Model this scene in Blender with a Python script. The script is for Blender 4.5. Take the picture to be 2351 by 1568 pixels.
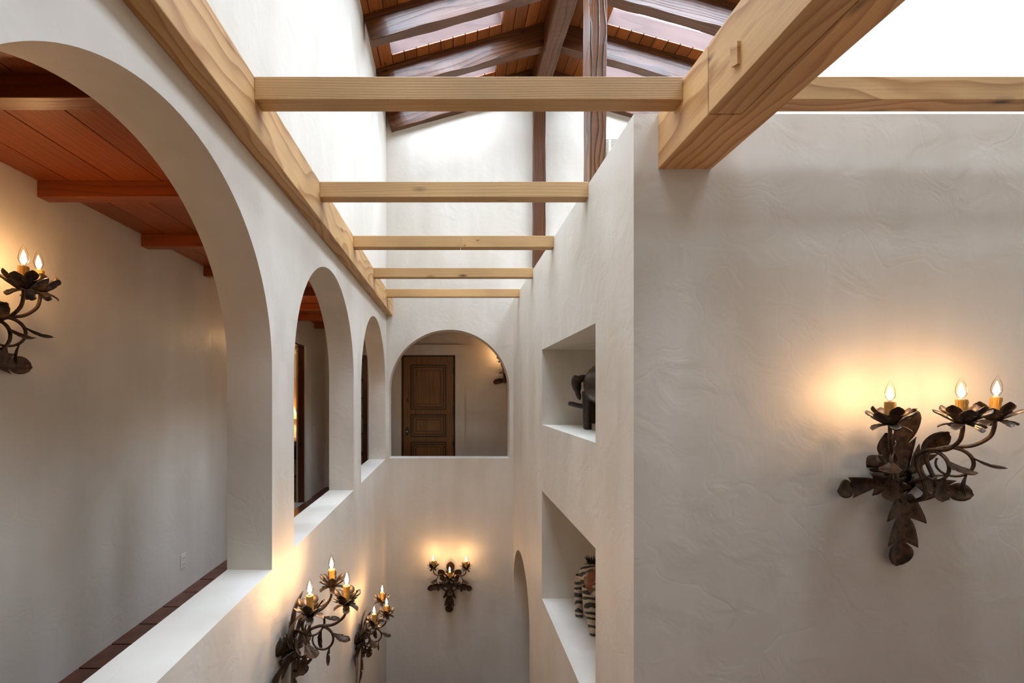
import bpy, bmesh, math, random
from mathutils import Matrix, Vector
from mathutils import noise as mnoise
random.seed(7)
scene = bpy.context.scene
for o in list(bpy.data.objects):
    bpy.data.objects.remove(o)
COL = scene.collection
PI = math.pi

# ------------------------------------------------------------------ camera, sky, exposure
E = 1.65                       # eye height above the upper floor (z = 0)
F_PX, VPX, VPY = 1050.0, 1038.0, 905.0
cam_d = bpy.data.cameras.new('camera')
cam = bpy.data.objects.new('camera', cam_d); COL.objects.link(cam)
cam_d.sensor_fit = 'HORIZONTAL'; cam_d.sensor_width = 36.0
cam_d.lens = F_PX / 2351 * 36.0
cam_d.shift_x = (2351 / 2 - VPX) / 2351
cam_d.shift_y = (VPY - 1568 / 2) / 2351
cam_d.clip_start = 0.02
cam.location = (0, 0, E); cam.rotation_euler = (PI / 2, 0, 0)
scene.camera = cam

world = bpy.data.worlds.new('sky'); scene.world = world
world.use_nodes = True
wn = world.node_tree; wn.nodes.clear()
wo = wn.nodes.new('ShaderNodeOutputWorld'); wb = wn.nodes.new('ShaderNodeBackground')
wb.inputs[0].default_value = (0.735, 0.847, 1.0, 1); wb.inputs[1].default_value = 22.5
wn.links.new(wb.outputs[0], wo.inputs[0])
BULB = 205.0                   # filament emission strength

vs = scene.view_settings
vs.view_transform = 'Standard'; vs.look = 'None'; vs.gamma = 1.0; vs.use_curve_mapping = False
vs.exposure = 0.5
cy = scene.cycles
cy.max_bounces = 8; cy.diffuse_bounces = 6; cy.glossy_bounces = 3
cy.transparent_max_bounces = 16; cy.sample_clamp_indirect = 8.0
cy.use_denoising = True
cy.caustics_reflective = False; cy.caustics_refractive = False

# ------------------------------------------------------------------ materials
class NT:
    def __init__(s, name):
        s.m = bpy.data.materials.new(name); s.m.use_nodes = True
        s.t = s.m.node_tree; s.t.nodes.clear()
        s.out = s.n('ShaderNodeOutputMaterial')
    def n(s, kind, **kw):
        nd = s.t.nodes.new(kind)
        for k, v in kw.items():
            if k.startswith('i_'):
                key = k[2:]
                key = int(key) if key.isdigit() else key.replace('_', ' ')
                nd.inputs[key].default_value = v
            else: setattr(nd, k, v)
        return nd
    def l(s, a, ao, b, bi): s.t.links.new(a.outputs[ao], b.inputs[bi])
    def ramp(s, stops, interp='LINEAR'):
        r = s.n('ShaderNodeValToRGB'); cr = r.color_ramp; cr.interpolation = interp
        while len(cr.elements) < len(stops): cr.elements.new(0.5)
        for e, (p, c) in zip(cr.elements, stops):
            e.position = p; e.color = (*c, 1) if len(c) == 3 else c
        return r
    def math(s, op, a=None, b=None, va=0.5, vb=0.5):
        nd = s.n('ShaderNodeMath', operation=op)
        nd.inputs[0].default_value = va; nd.inputs[1].default_value = vb
        if a: s.t.links.new(a, nd.inputs[0])
        if b: s.t.links.new(b, nd.inputs[1])
        return nd
    def mix(s, fac, a, b, blend='MIX'):
        nd = s.n('ShaderNodeMix', data_type='RGBA', blend_type=blend)
        for key, v in (('Factor', fac), ('A', a), ('B', b)):
            sock = [i for i in nd.inputs if i.name == key and (i.type == 'RGBA' or key == 'Factor' and i.type == 'VALUE')][0]
            if hasattr(v, 'links'): s.t.links.new(v, sock)
            else: sock.default_value = v if key == 'Factor' else (*v, 1)
        return [o for o in nd.outputs if o.type == 'RGBA'][0]
    def bsdf(s, **kw):
        b = s.n('ShaderNodeBsdfPrincipled')
        for k, v in kw.items(): b.inputs[k].default_value = v
        s.t.links.new(b.outputs[0], s.out.inputs[0])
        return b

def plaster(name, c1, c2, rough=0.5, bump=0.27):
    m = NT(name); g = m.n('ShaderNodeNewGeometry')
    n1 = m.n('ShaderNodeTexNoise', i_Scale=1.1, i_Detail=3.0, i_Roughness=0.6); m.l(g, 'Position', n1, 'Vector')
    mp = m.n('ShaderNodeMapping'); mp.inputs['Scale'].default_value = (3.0, 3.0, 0.5); m.l(g, 'Position', mp, 0)
    n2 = m.n('ShaderNodeTexNoise', i_Scale=1.3, i_Detail=2.0); m.l(mp, 0, n2, 'Vector')
    a = m.math('ADD', n1.outputs[0], n2.outputs[0])
    r = m.ramp([(0.36, c2), (0.62, c1)])
    h = m.math('MULTIPLY', a.outputs[0], None, vb=0.5); m.l(h, 0, r, 0)
    b = m.bsdf(Roughness=rough); b.inputs['Specular IOR Level'].default_value = 0.35
    m.l(r, 0, b, 'Base Color')
    # trowelled relief: broad waves, fine tooth and a few scratches
    n3 = m.n('ShaderNodeTexNoise', i_Scale=4.5, i_Detail=3.5, i_Roughness=0.55, i_Distortion=0.8); m.l(g, 'Position', n3, 'Vector')
    # short trowel scratches: the thin zero line of a noise, only where a second noise is high
    sr = m.ramp([(0.492, (1, 1, 1)), (0.5, (0.86, 0.86, 0.86)), (0.508, (1, 1, 1))]); m.l(n1, 0, sr, 0)
    hh = m.math('MULTIPLY', n3.outputs[0], sr.outputs[0])
    bp = m.n('ShaderNodeBump', i_Strength=bump, i_Distance=0.02); m.l(hh, 0, bp, 'Height')
    m.l(bp, 0, b, 'Normal')
    rr = m.ramp([(0.3, (rough - 0.1,) * 3), (0.7, (rough + 0.12,) * 3)]); m.l(n2, 0, rr, 0); m.l(rr, 0, b, 'Roughness')
    return m.m

def wood(name, light, dark, rings=14.0, dist=5.0, rough=0.5, bump=0.25, spec=0.4, tint=0.0, knots=True, lines=0.5, coat=0.0, off=0.6, xs=0.16):
    """Grain about the object's own x axis; every board has its own offset."""
    m = NT(name); tc = m.n('ShaderNodeTexCoord'); oi = m.n('ShaderNodeObjectInfo')
    sc = m.math('MULTIPLY', oi.outputs['Random'], None, vb=37.0)
    sc2 = m.math('MULTIPLY_ADD', oi.outputs['Random'], None, vb=off); sc2.inputs[2].default_value = -off / 2 + 0.05
    cmb = m.n('ShaderNodeCombineXYZ'); m.l(sc, 0, cmb, 0); m.l(sc2, 0, cmb, 1); cmb.inputs[2].default_value = 0.11
    ad = m.n('ShaderNodeVectorMath', operation='ADD'); m.l(tc, 'Object', ad, 0); m.l(cmb, 0, ad, 1)
    mp = m.n('ShaderNodeMapping'); mp.inputs['Scale'].default_value = (xs, 1, 1); m.l(ad, 0, mp, 0)
    nz = m.n('ShaderNodeTexNoise', i_Scale=3.0, i_Detail=2.0); m.l(mp, 0, nz, 'Vector')
    sub = m.n('ShaderNodeVectorMath', operation='SUBTRACT'); m.l(nz, 'Color', sub, 0); sub.inputs[1].default_value = (0.5, 0.5, 0.5)
    scl = m.n('ShaderNodeVectorMath', operation='SCALE'); m.l(sub, 0, scl, 0); scl.inputs['Scale'].default_value = dist * 0.05
    ad2 = m.n('ShaderNodeVectorMath', operation='ADD'); m.l(mp, 0, ad2, 0); m.l(scl, 0, ad2, 1)
    wv = m.n('ShaderNodeTexWave', wave_type='RINGS', rings_direction='X', wave_profile='SAW', i_Scale=rings, i_Distortion=0.6, i_Detail=2.0, i_Detail_Scale=1.5)
    m.l(ad2, 0, wv, 'Vector')
    g1 = m.ramp([(0.0, (0, 0, 0)), (0.55, (0.25, 0.25, 0.25)), (0.9, (1, 1, 1)), (1.0, (0.1, 0.1, 0.1))]); m.l(wv, 'Fac', g1, 0)
    mp2 = m.n('ShaderNodeMapping'); mp2.inputs['Scale'].default_value = (1.2, 60, 60); m.l(ad, 0, mp2, 0)
    fn = m.n('ShaderNodeTexNoise', i_Scale=2.0, i_Detail=4.0); m.l(mp2, 0, fn, 'Vector')
    fm = m.math('MULTIPLY_ADD', fn.outputs[0], None, vb=0.55); fm.inputs[2].default_value = -0.2
    gl = m.math('MULTIPLY', g1.outputs[0], None, vb=lines)
    gs = m.math('ADD', gl.outputs[0], fm.outputs[0]); gs.use_clamp = True
    col = m.mix(gs.outputs[0], light, dark)
    # slow colour drift along the piece
    dn = m.n('ShaderNodeTexNoise', i_Scale=1.3, i_Detail=2.0); m.l(ad, 0, dn, 'Vector')
    dr = m.ramp([(0.3, (0.80, 0.80, 0.80)), (0.7, (1.12, 1.12, 1.12))]); m.l(dn, 0, dr, 0)
    col = m.mix(1.0, col, dr.outputs[0], 'MULTIPLY')
    if tint:
        tr = m.ramp([(0.0, (1 - tint,) * 3), (1.0, (1 + tint,) * 3)]); m.l(oi, 'Random', tr, 0)
        col = m.mix(1.0, col, tr.outputs[0], 'MULTIPLY')
    if knots:
        kp = m.n('ShaderNodeMapping'); kp.inputs['Scale'].default_value = (1.6, 5.0, 5.0); m.l(ad, 0, kp, 0)
        kv = m.n('ShaderNodeTexVoronoi', i_Scale=1.0); m.l(kp, 0, kv, 'Vector')
        kr = m.ramp([(0.035, (1, 1, 1)), (0.08, (0.35, 0.35, 0.35)), (0.12, (0, 0, 0))]); m.l(kv, 'Distance', kr, 0)
        col = m.mix(kr.outputs[0], col, tuple(c * 0.25 for c in dark))
    b = m.bsdf(Roughness=rough); b.inputs['Specular IOR Level'].default_value = spec
    b.inputs['Coat Weight'].default_value = coat; b.inputs['Coat Roughness'].default_value = 0.12
    m.t.links.new(col, b.inputs['Base Color'])
    bp = m.n('ShaderNodeBump', i_Strength=bump, i_Distance=0.004); m.l(gs, 0, bp, 'Height'); m.l(bp, 0, b, 'Normal')
    return m.m

def noisy(name, c1, c2, scale=8.0, rough=0.5, metallic=0.0, bump=0.0, spec=0.5, coat=0.0):
    m = NT(name); tc = m.n('ShaderNodeTexCoord')
    n1 = m.n('ShaderNodeTexNoise', i_Scale=scale, i_Detail=5.0, i_Roughness=0.6); m.l(tc, 'Object', n1, 'Vector')
    r = m.ramp([(0.35, c1), (0.65, c2)]); m.l(n1, 0, r, 0)
    b = m.bsdf(Roughness=rough, Metallic=metallic); b.inputs['Specular IOR Level'].default_value = spec
    b.inputs['Coat Weight'].default_value = coat
    m.l(r, 0, b, 'Base Color')
    if bump:
        bp = m.n('ShaderNodeBump', i_Strength=bump, i_Distance=0.01); m.l(n1, 0, bp, 'Height'); m.l(bp, 0, b, 'Normal')
    return m.m

M = {}
M['plaster'] = plaster('cream_plaster', (0.69, 0.641, 0.56), (0.615, 0.561, 0.473))
M['fir'] = wood('pale_fir', (0.63, 0.375, 0.155), (0.34, 0.145, 0.042), rings=5.5, dist=6.0, rough=0.5, tint=0.06, lines=0.75, xs=0.38)
M['fir_fine'] = wood('pale_fir_fine', (0.61, 0.375, 0.16), (0.42, 0.215, 0.075), rings=26.0, dist=1.4, rough=0.5, tint=0.05, lines=0.35)
M['dark_wood'] = wood('dark_hewn_wood', (0.125, 0.044, 0.013), (0.032, 0.011, 0.005), rings=10.0, dist=4.0, rough=0.38, bump=0.6, spec=0.35, coat=0.08, lines=0.7)
M['post'] = wood('grained_post_wood', (0.20, 0.078, 0.022), (0.025, 0.010, 0.005), rings=7.5, dist=5.0, rough=0.4, bump=0.8, spec=0.4, coat=0.12, lines=1.0, xs=0.3)
M['deck'] = wood('orange_deck_board', (0.26, 0.070, 0.012), (0.11, 0.028, 0.006), rings=9.0, dist=4.0, rough=0.42, tint=0.3)
M['shaft'] = wood('varnished_shaft_lining', (0.13, 0.075, 0.062), (0.09, 0.05, 0.04), rings=9.0, rough=0.5, spec=0.12, coat=0.0, knots=False)
M['hall_ceiling'] = wood('red_brown_board', (0.27, 0.060, 0.010), (0.13, 0.026, 0.005), rings=10.0, dist=4.0, rough=0.38, tint=0.15)
M['door_wood'] = wood('knotty_alder', (0.27, 0.125, 0.034), (0.12, 0.05, 0.012), rings=8.0, dist=5.0, rough=0.4, tint=0.08)
M['door_dark'] = wood('stained_door_moulding', (0.075, 0.030, 0.008), (0.035, 0.014, 0.004), rings=8.0, rough=0.4, knots=False)
M['jamb'] = wood('mahogany_jamb', (0.10, 0.026, 0.010), (0.05, 0.012, 0.005), rings=8.0, rough=0.35, knots=False)
M['iron'] = noisy('rusted_iron', (0.034, 0.021, 0.013), (0.125, 0.070, 0.036), 26.0, 0.42, 0.55, 0.4)
M['petal'] = noisy('worn_silvered_iron', (0.055, 0.038, 0.026), (0.22, 0.17, 0.13), 34.0, 0.4, 0.6, 0.3)
M['wax'] = noisy('amber_wax', (0.50, 0.24, 0.035), (0.62, 0.34, 0.07), 20.0, 0.45, 0.0, 0.3)
M['tile'] = noisy('terracotta_tile', (0.085, 0.026, 0.014), (0.17, 0.055, 0.028), 5.0, 0.35, 0, 0.2)
M['grout'] = noisy('dark_grout', (0.09, 0.06, 0.045), (0.13, 0.09, 0.07), 20.0, 0.9)
M['carved'] = noisy('dark_carved_wood', (0.016, 0.010, 0.007), (0.05, 0.030, 0.020), 9.0, 0.33, 0, 0.15)
M['brass'] = noisy('aged_bronze', (0.05, 0.035, 0.02), (0.10, 0.07, 0.04), 30.0, 0.35, 0.8)
M['steel'] = noisy('brushed_nickel', (0.5, 0.47, 0.42), (0.6, 0.57, 0.52), 30.0, 0.25, 1.0)
M['ivory'] = noisy('ivory_plastic', (0.72, 0.68, 0.58), (0.75, 0.71, 0.61), 4.0, 0.4)
M['black'] = noisy('black_slot', (0.012, 0.011, 0.01), (0.02, 0.018, 0.016), 8.0, 0.6)
M['white'] = noisy('white_enamel', (0.78, 0.78, 0.74), (0.82, 0.82, 0.78), 6.0, 0.4)
M['rust_red'] = noisy('rust_leather', (0.13, 0.030, 0.010), (0.27, 0.075, 0.016), 12.0, 0.35, 0, 0.2)
M['carpet'] = noisy('beige_carpet', (0.42, 0.37, 0.29), (0.52, 0.46, 0.37), 60.0, 0.95, 0, 0.4)
M['linen'] = noisy('cream_linen', (0.58, 0.53, 0.44), (0.66, 0.61, 0.52), 14.0, 0.9, 0, 0.2)
M['green'] = noisy('dark_green_cloth', (0.02, 0.05, 0.022), (0.035, 0.08, 0.035), 14.0, 0.9, 0, 0.2)
M['amber_cloth'] = noisy('amber_cloth', (0.45, 0.21, 0.02), (0.55, 0.28, 0.04), 14.0, 0.9)
M['rug'] = noisy('grey_rug', (0.10, 0.095, 0.09), (0.36, 0.33, 0.30), 18.0, 0.95)

def zebra_mat():
    m = NT('zebra_paint'); tc = m.n('ShaderNodeTexCoord')
    nz = m.n('ShaderNodeTexNoise', i_Scale=9.0, i_Detail=3.0); m.l(tc, 'Object', nz, 'Vector')
    wv = m.n('ShaderNodeTexWave', wave_type='BANDS', bands_direction='DIAGONAL', i_Scale=7.0, i_Distortion=6.0, i_Detail=2.5)
    mp = m.n('ShaderNodeMapping'); mp.inputs['Scale'].default_value = (0.25, 0.8, 1.4); m.l(tc, 'Object', mp, 0); m.l(mp, 0, wv, 'Vector')
    r = m.ramp([(0.42, (0.022, 0.02, 0.02)), (0.52, (0.50, 0.43, 0.33))]); m.l(wv, 'Fac', r, 0)
    w = m.ramp([(0.35, (0.7, 0.62, 0.55)), (0.65, (1, 1, 1))]); m.l(nz, 0, w, 0)
    c = m.mix(1.0, r.outputs[0], w.outputs[0], 'MULTIPLY')
    b = m.bsdf(Roughness=0.45); m.t.links.new(c, b.inputs['Base Color'])
    return m.m
M['zebra'] = zebra_mat()

def emit(name, col, s):
    m = NT(name); e = m.n('ShaderNodeEmission'); e.inputs[0].default_value = (*col, 1); e.inputs[1].default_value = s
    m.l(e, 0, m.out, 0); return m.m
M['filament'] = emit('glowing_filament', (1.0, 0.58, 0.26), BULB)

def clear_glass(name, tintc=(1, 1, 1), refl=0.12):
    m = NT(name); t = m.n('ShaderNodeBsdfTransparent'); t.inputs[0].default_value = (*tintc, 1)
    g = m.n('ShaderNodeBsdfGlossy'); g.inputs['Roughness'].default_value = 0.03
    lw = m.n('ShaderNodeLayerWeight'); lw.inputs[0].default_value = refl
    mx = m.n('ShaderNodeMixShader'); m.l(lw, 'Fresnel', mx, 0); m.l(t, 0, mx, 1); m.l(g, 0, mx, 2); m.l(mx, 0, m.out, 0)
    return m.m
M['pane'] = clear_glass('skylight_glass', (0.97, 0.985, 1.0))
M['bulb'] = clear_glass('bulb_glass', (1.0, 0.98, 0.95), 0.08)

def shade_mat():
    m = NT('lit_lampshade'); d = m.n('ShaderNodeBsdfTranslucent'); d.inputs[0].default_value = (0.85, 0.55, 0.16, 1)
    d2 = m.n('ShaderNodeBsdfDiffuse'); d2.inputs[0].default_value = (0.85, 0.6, 0.25, 1)
    mx = m.n('ShaderNodeMixShader'); mx.inputs[0].default_value = 0.4; m.l(d, 0, mx, 1); m.l(d2, 0, mx, 2); m.l(mx, 0, m.out, 0)
    return m.m
M['lampshade'] = shade_mat()

# ------------------------------------------------------------------ helpers
def tag(o, label=None, cat=None, group=None, kind=None):
    if label: o['label'] = label
    if cat: o['category'] = cat
    if group: o['group'] = group
    if kind: o['kind'] = kind
    return o
def empty(name, loc=(0, 0, 0), parent=None):
    o = bpy.data.objects.new(name, None); COL.objects.link(o); o.location = loc
    o.empty_display_size = 0.05
    if parent: o.parent = parent
    return o
def link(name, me, mat=None, parent=None, mw=None, smooth=None):
    if mat and not me.materials: me.materials.append(mat)
    if smooth is not None:
        for p in me.polygons: p.use_smooth = True
        if smooth > 0: me.set_sharp_from_angle(angle=smooth)
    o = bpy.data.objects.new(name, me); COL.objects.link(o)
    if parent: o.parent = parent
    if mw is not None: o.matrix_local = mw
    return o
def mesh(name, vs_, fs):
    me = bpy.data.meshes.new(name); me.from_pydata([tuple(v) for v in vs_], [], fs); me.update(); return me
def bevel(o, w, seg=2):
    b = o.modifiers.new('bevel', 'BEVEL'); b.width = w; b.segments = seg; b.limit_method = 'ANGLE'; b.angle_limit = 0.7
    return o
BOXF = [(0, 1, 3, 2), (4, 6, 7, 5), (0, 4, 5, 1), (2, 3, 7, 6), (0, 2, 6, 4), (1, 5, 7, 3)]
def boxmesh(name, x0, x1, y0, y1, z0, z1):
    v = [(x, y, z) for x in (x0, x1) for y in (y0, y1) for z in (z0, z1)]
    me = mesh(name, v, BOXF)
    bm = bmesh.new(); bm.from_mesh(me); bmesh.ops.recalc_face_normals(bm, faces=bm.faces); bm.to_mesh(me); bm.free()
    return me
def box(name, x0, x1, y0, y1, z0, z1, mat, parent=None, bev=0.0):
    """Axis-aligned box; its origin sits at the centre of its base."""
    cx, cy_, cz = (x0 + x1) / 2, (y0 + y1) / 2, min(z0, z1)
    me = boxmesh(name, x0 - cx, x1 - cx, y0 - cy_, y1 - cy_, z0 - cz, z1 - cz)
    o = link(name, me, mat, parent)
    o.location = (cx, cy_, cz)
    if parent: o.location = Vector((cx, cy_, cz)) - parent_world(parent)
    if bev: bevel(o, bev)
    return o
def parent_world(p):
    v = Vector((0, 0, 0))
    while p is not None: v = v + p.location; p = p.parent
    return v
def struct(o): o['kind'] = 'structure'; return o

def fill2d(outer, holes, thick):
    """Flat plate with real holes, in local x,y; thickness along +z."""
    cu = bpy.data.curves.new('c', 'CURVE'); cu.dimensions = '2D'; cu.fill_mode = 'BOTH'; cu.extrude = thick / 2
    for pts in [outer] + holes:
        sp = cu.splines.new('POLY'); sp.points.add(len(pts) - 1)
        for p, q in zip(sp.points, pts): p.co = (q[0], q[1], 0, 1)
        sp.use_cyclic_u = True
    ob = bpy.data.objects.new('c', cu); COL.objects.link(ob)
    dg = bpy.context.evaluated_depsgraph_get()
    me = bpy.data.meshes.new_from_object(ob.evaluated_get(dg))
    bpy.data.objects.remove(ob); bpy.data.curves.remove(cu)
    me.transform(Matrix.Translation((0, 0, thick / 2)))
    bm = bmesh.new(); bm.from_mesh(me)
    bmesh.ops.remove_doubles(bm, verts=bm.verts, dist=1e-5)
    bmesh.ops.recalc_face_normals(bm, faces=bm.faces); bm.to_mesh(me); bm.free()
    me.materials.clear()
    for p in me.polygons: p.use_smooth = False
    return me
def plate(name, outer, holes, thick, frame, mat, bev=0.0, parent=None):
    """frame: 'X' -> local (a,b)=(Y,Z) plate grows along +X from x0; 'Y' -> (X,Z) grows along +Y."""
    axis, c = frame
    me = fill2d(outer, holes, thick)
    if axis == 'X': mw = Matrix(((0, 0, 1, c), (1, 0, 0, 0), (0, 1, 0, 0), (0, 0, 0, 1)))
    else: mw = Matrix(((1, 0, 0, 0), (0, 0, 1, c), (0, 1, 0, 0), (0, 0, 0, 1)))
    me.transform(mw)
    bm = bmesh.new(); bm.from_mesh(me); bmesh.ops.recalc_face_normals(bm, faces=bm.faces); bm.to_mesh(me); bm.free()
    o = link(name, me, mat, parent)
    return o
def rect(a0, a1, b0, b1): return [(a0, b0), (a1, b0), (a1, b1), (a0, b1)]
def arch(ac, r, b0, bs, n=72):
    """opening: centre ac, radius r, bottom b0, spring line bs"""
    p = [(ac - r, b0), (ac + r, b0)]
    return p + [(ac + r * math.cos(PI * k / n), bs + r * math.sin(PI * k / n)) for k in range(n + 1)]

def timber(name, p0, p1, w, h, mat, parent=None, hew=0.0, bev=0.004, seg=None, seed=0):
    """Squared timber from p0 to p1 (points on the centre line); w horizontal, h the other way. Local x = length."""
    p0, p1 = Vector(p0), Vector(p1); d = p1 - p0; L = d.length; x = d.normalized()
    if abs(x.z) > 0.95: y = Vector((1, 0, 0)); y = (y - x * y.dot(x)).normalized()
    else: y = Vector((0, 0, 1)).cross(x).normalized()
    z = x.cross(y)
    n = seg or (max(2, int(L / 0.07)) if hew else 1)
    V, Fc = [], []
    for i in range(n + 1):
        t = i / n * L
        for (a, b) in ((-1, -1), (1, -1), (1, 1), (-1, 1)):
            yy, zz = a * w / 2, b * h / 2
            if hew and 0 < i < n + 1:
                q = Vector((t * 3.1 + seed * 7.3, a * 3.3, b * 5.7))
                yy += hew * mnoise.noise(q); zz += hew * mnoise.noise(q + Vector((31, 7, 3))) * 1.3
            V.append((t, yy, zz))
    for i in range(n):
        for k in range(4):
            a, b = i * 4 + k, i * 4 + (k + 1) % 4
            Fc.append((a, b, b + 4, a + 4))
    Fc += [(3, 2, 1, 0), (n * 4, n * 4 + 1, n * 4 + 2, n * 4 + 3)]
    me = mesh(name, V, Fc)
    bm = bmesh.new(); bm.from_mesh(me); bmesh.ops.recalc_face_normals(bm, faces=bm.faces); bm.to_mesh(me); bm.free()
    mw = Matrix(((x.x, y.x, z.x, p0.x), (x.y, y.y, z.y, p0.y), (x.z, y.z, z.z, p0.z), (0, 0, 0, 1)))
    o = link(name, me, mat, None)
    if parent: o.parent = parent; o.matrix_local = Matrix.Translation(-parent_world(parent)) @ mw
    else: o.matrix_local = mw
    if bev: bevel(o, bev)
    return o

def tube(name, pts, radii, seg=10, closed_ends=True):
    """mesh tube through pts"""
    P = [Vector(p) for p in pts]; n = len(P)
    if not hasattr(radii, '__len__'): radii = [radii] * n
    V, Fc = [], []
    up = Vector((0.13, 0.31, 0.94)); prev = None
    for i in range(n):
        d = (P[min(i + 1, n - 1)] - P[max(i - 1, 0)]).normalized()
        if prev is None:
            a = d.orthogonal().normalized()
        else: a = (prev - d * prev.dot(d)).normalized()
        prev = a; b = d.cross(a)
        for k in range(seg):
            an = 2 * PI * k / seg
            V.append(P[i] + (a * math.cos(an) + b * math.sin(an)) * radii[i])
    for i in range(n - 1):
        for k in range(seg):
            Fc.append((i * seg + k, i * seg + (k + 1) % seg, (i + 1) * seg + (k + 1) % seg, (i + 1) * seg + k))
    if closed_ends:
        Fc.append(tuple(reversed(range(seg)))); Fc.append(tuple((n - 1) * seg + k for k in range(seg)))
    return V, Fc
def spline(pts, n=8):
    """Catmull-Rom through pts"""
    P = [Vector(p) for p in pts]; out = []
    for i in range(len(P) - 1):
        a, b, c, d = P[max(i - 1, 0)], P[i], P[i + 1], P[min(i + 2, len(P) - 1)]
        for k in range(n):
            t = k / n
            out.append(0.5 * ((2 * b) + (c - a) * t + (2 * a - 5 * b + 4 * c - d) * t * t + (3 * b - a - 3 * c + d) * t ** 3))
    out.append(P[-1]); return out
def lathe(name, prof, seg=20, close=True):
    V, Fc = [], []
    n = len(prof)
    for (r, z) in prof:
        for k in range(seg): V.append((r * math.cos(2 * PI * k / seg), r * math.sin(2 * PI * k / seg), z))
    for i in range(n - 1):
        for k in range(seg): Fc.append((i * seg + k, i * seg + (k + 1) % seg, (i + 1) * seg + (k + 1) % seg, (i + 1) * seg + k))
    if close:
        Fc.append(tuple(reversed(range(seg)))); Fc.append(tuple((n - 1) * seg + k for k in range(seg)))
    return mesh(name, V, Fc)

# ------------------------------------------------------------------ the place: main dimensions (m)
D = 6.954            # front of the far stairwell wall
YD = 8.17            # far wall of the corridor behind it
XL, XR = -1.0, 0.93  # stairwell faces
TH = 0.125           # hall wall thickness
XH = -2.26           # corridor wall beyond the arcade
YN = 2.342           # plaster wall facing the landing
YB = -2.0            # room end behind the camera
ZLOW = -3.1
SILL = E - 0.975
XE = 3.62            # outer wall of the roof space
XRIDGE, SL = 1.31, 0.281
def deck_z(x): return E + 4.551 + SL * (x if x < XRIDGE else 2 * XRIDGE - x)
COSL = math.cos(math.atan(SL)); SINL = math.sin(math.atan(SL))
P = M['plaster']

# left arcade wall with three arches, rising to the roof
wl = struct(plate('wall_left', rect(YB, D, ZLOW, E + 4.6),
     [arch(1.64, 0.90, SILL, E + 0.13), arch(3.77, 0.877, SILL, E + 0.14), arch(5.94, 0.912, SILL, E + 0.09)],
     0.25, ('X', XL - 0.25), P, 0.007))
# far wall with arch, gable above
gz = lambda x: deck_z(x) + 0.12
wb_ = struct(plate('wall_back', [(XL - 0.25, ZLOW), (XE, ZLOW), (XE, gz(XE)), (XRIDGE, gz(XRIDGE)), (XL - 0.25, gz(XL - 0.25))],
     [arch(-0.043, 0.915, SILL, E + 0.066)], 0.25, ('Y', D), P, 0.007))
# right wall: two display niches and a low arch
NY0, NY1 = 2.965, 4.735
wr = struct(plate('wall_right', rect(YN + 0.2, D, ZLOW, E + 1.435),
     [rect(NY0, NY1, E - 0.315, E + 0.46), rect(NY0, NY1, E - 2.115, E - 1.0), arch(6.22, 0.728, ZLOW + 0.02, E - 2.89)],
     0.67, ('X', XR), P))
struct(plate('wall_right_lining', rect(YN + 0.2, D, ZLOW, E + 1.38), [arch(6.22, 0.728, ZLOW + 0.02, E - 2.89)], 0.14, ('X', XR + 0.67), P))
struct(box('wall_near', XR, XE, YN, YN + 0.2, ZLOW, E + 1.435, P))
struct(box('floor_loft', XR + 0.67, XE, YN + 0.2, D, E + 1.26, E + 1.38, P))
struct(box('wall_eave', XE, XE + 0.2, YB, D + 0.25, -0.3, E + 4.6, P))
struct(plate('wall_end', [(XH - 0.2, -0.3), (XE + 0.2, -0.3), (XE + 0.2, gz(XE)), (XRIDGE, gz(XRIDGE)), (XL - 0.25, gz(XL - 0.25)), (XH - 0.2, E + 1.4)], [], 0.2, ('Y', YB - 0.2), P))

# corridor behind the arcade and behind the far wall
DZ = E + 0.677       # door head
struct(plate('wall_corridor', rect(XH, 2.8, -0.2, E + 1.4), [rect(-0.905, 0.057, -0.05, DZ + 0.02), rect(-2.20, -1.515, -0.05, DZ + 0.02)], 0.16, ('Y', YD), P, 0.004))
struct(plate('wall_hall', rect(YB, 10.8, -0.2, E + 1.4), [rect(6.08, 7.0, -0.05, E + 0.74)], TH, ('X', XH - TH), P, 0.004))
struct(box('wall_corridor_end', 2.8, 2.95, D + 0.25, YD, -0.2, E + 1.4, P))
# ---- floors
fh = struct(box('floor_hall', XH, XL - 0.25, YB, YD, -0.16, -0.012, M['grout']))
fc = struct(box('floor_corridor', XL - 0.25, 2.8, D + 0.25, YD, -0.16, -0.012, M['grout']))
def tiles(parent, x0, x1, y0, y1, pitch=0.265):
    me = boxmesh('tile', -pitch / 2 + 0.006, pitch / 2 - 0.006, -pitch / 2 + 0.006, pitch / 2 - 0.006, 0, 0.012)
    me.materials.append(M['tile'])
    nx, ny = int((x1 - x0) / pitch + 0.6), int((y1 - y0) / pitch + 0.6)
    for i in range(nx):
        for j in range(ny):
            x, y = x0 + (i + 0.5) * pitch, y0 + (j + 0.5) * pitch
            if x + pitch / 2 > x1 + 0.05 or y + pitch / 2 > y1 + 0.05: continue
            x = min(x, x1 - pitch / 2); y = min(y, y1 - pitch / 2)
            o = bpy.data.objects.new('tile', me); COL.objects.link(o); o.parent = parent
            o.location = Vector((x, y, -0.0125 + random.uniform(-0.001, 0.0005))) - parent.location
            o.rotation_euler = (random.uniform(-0.003, 0.003), random.uniform(-0.003, 0.003), random.uniform(-0.006, 0.006))
tiles(fh, XH, XL - 0.25, 0.9, YD)
tiles(fc, -1.25, 1.6, D + 0.25, YD)
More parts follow.
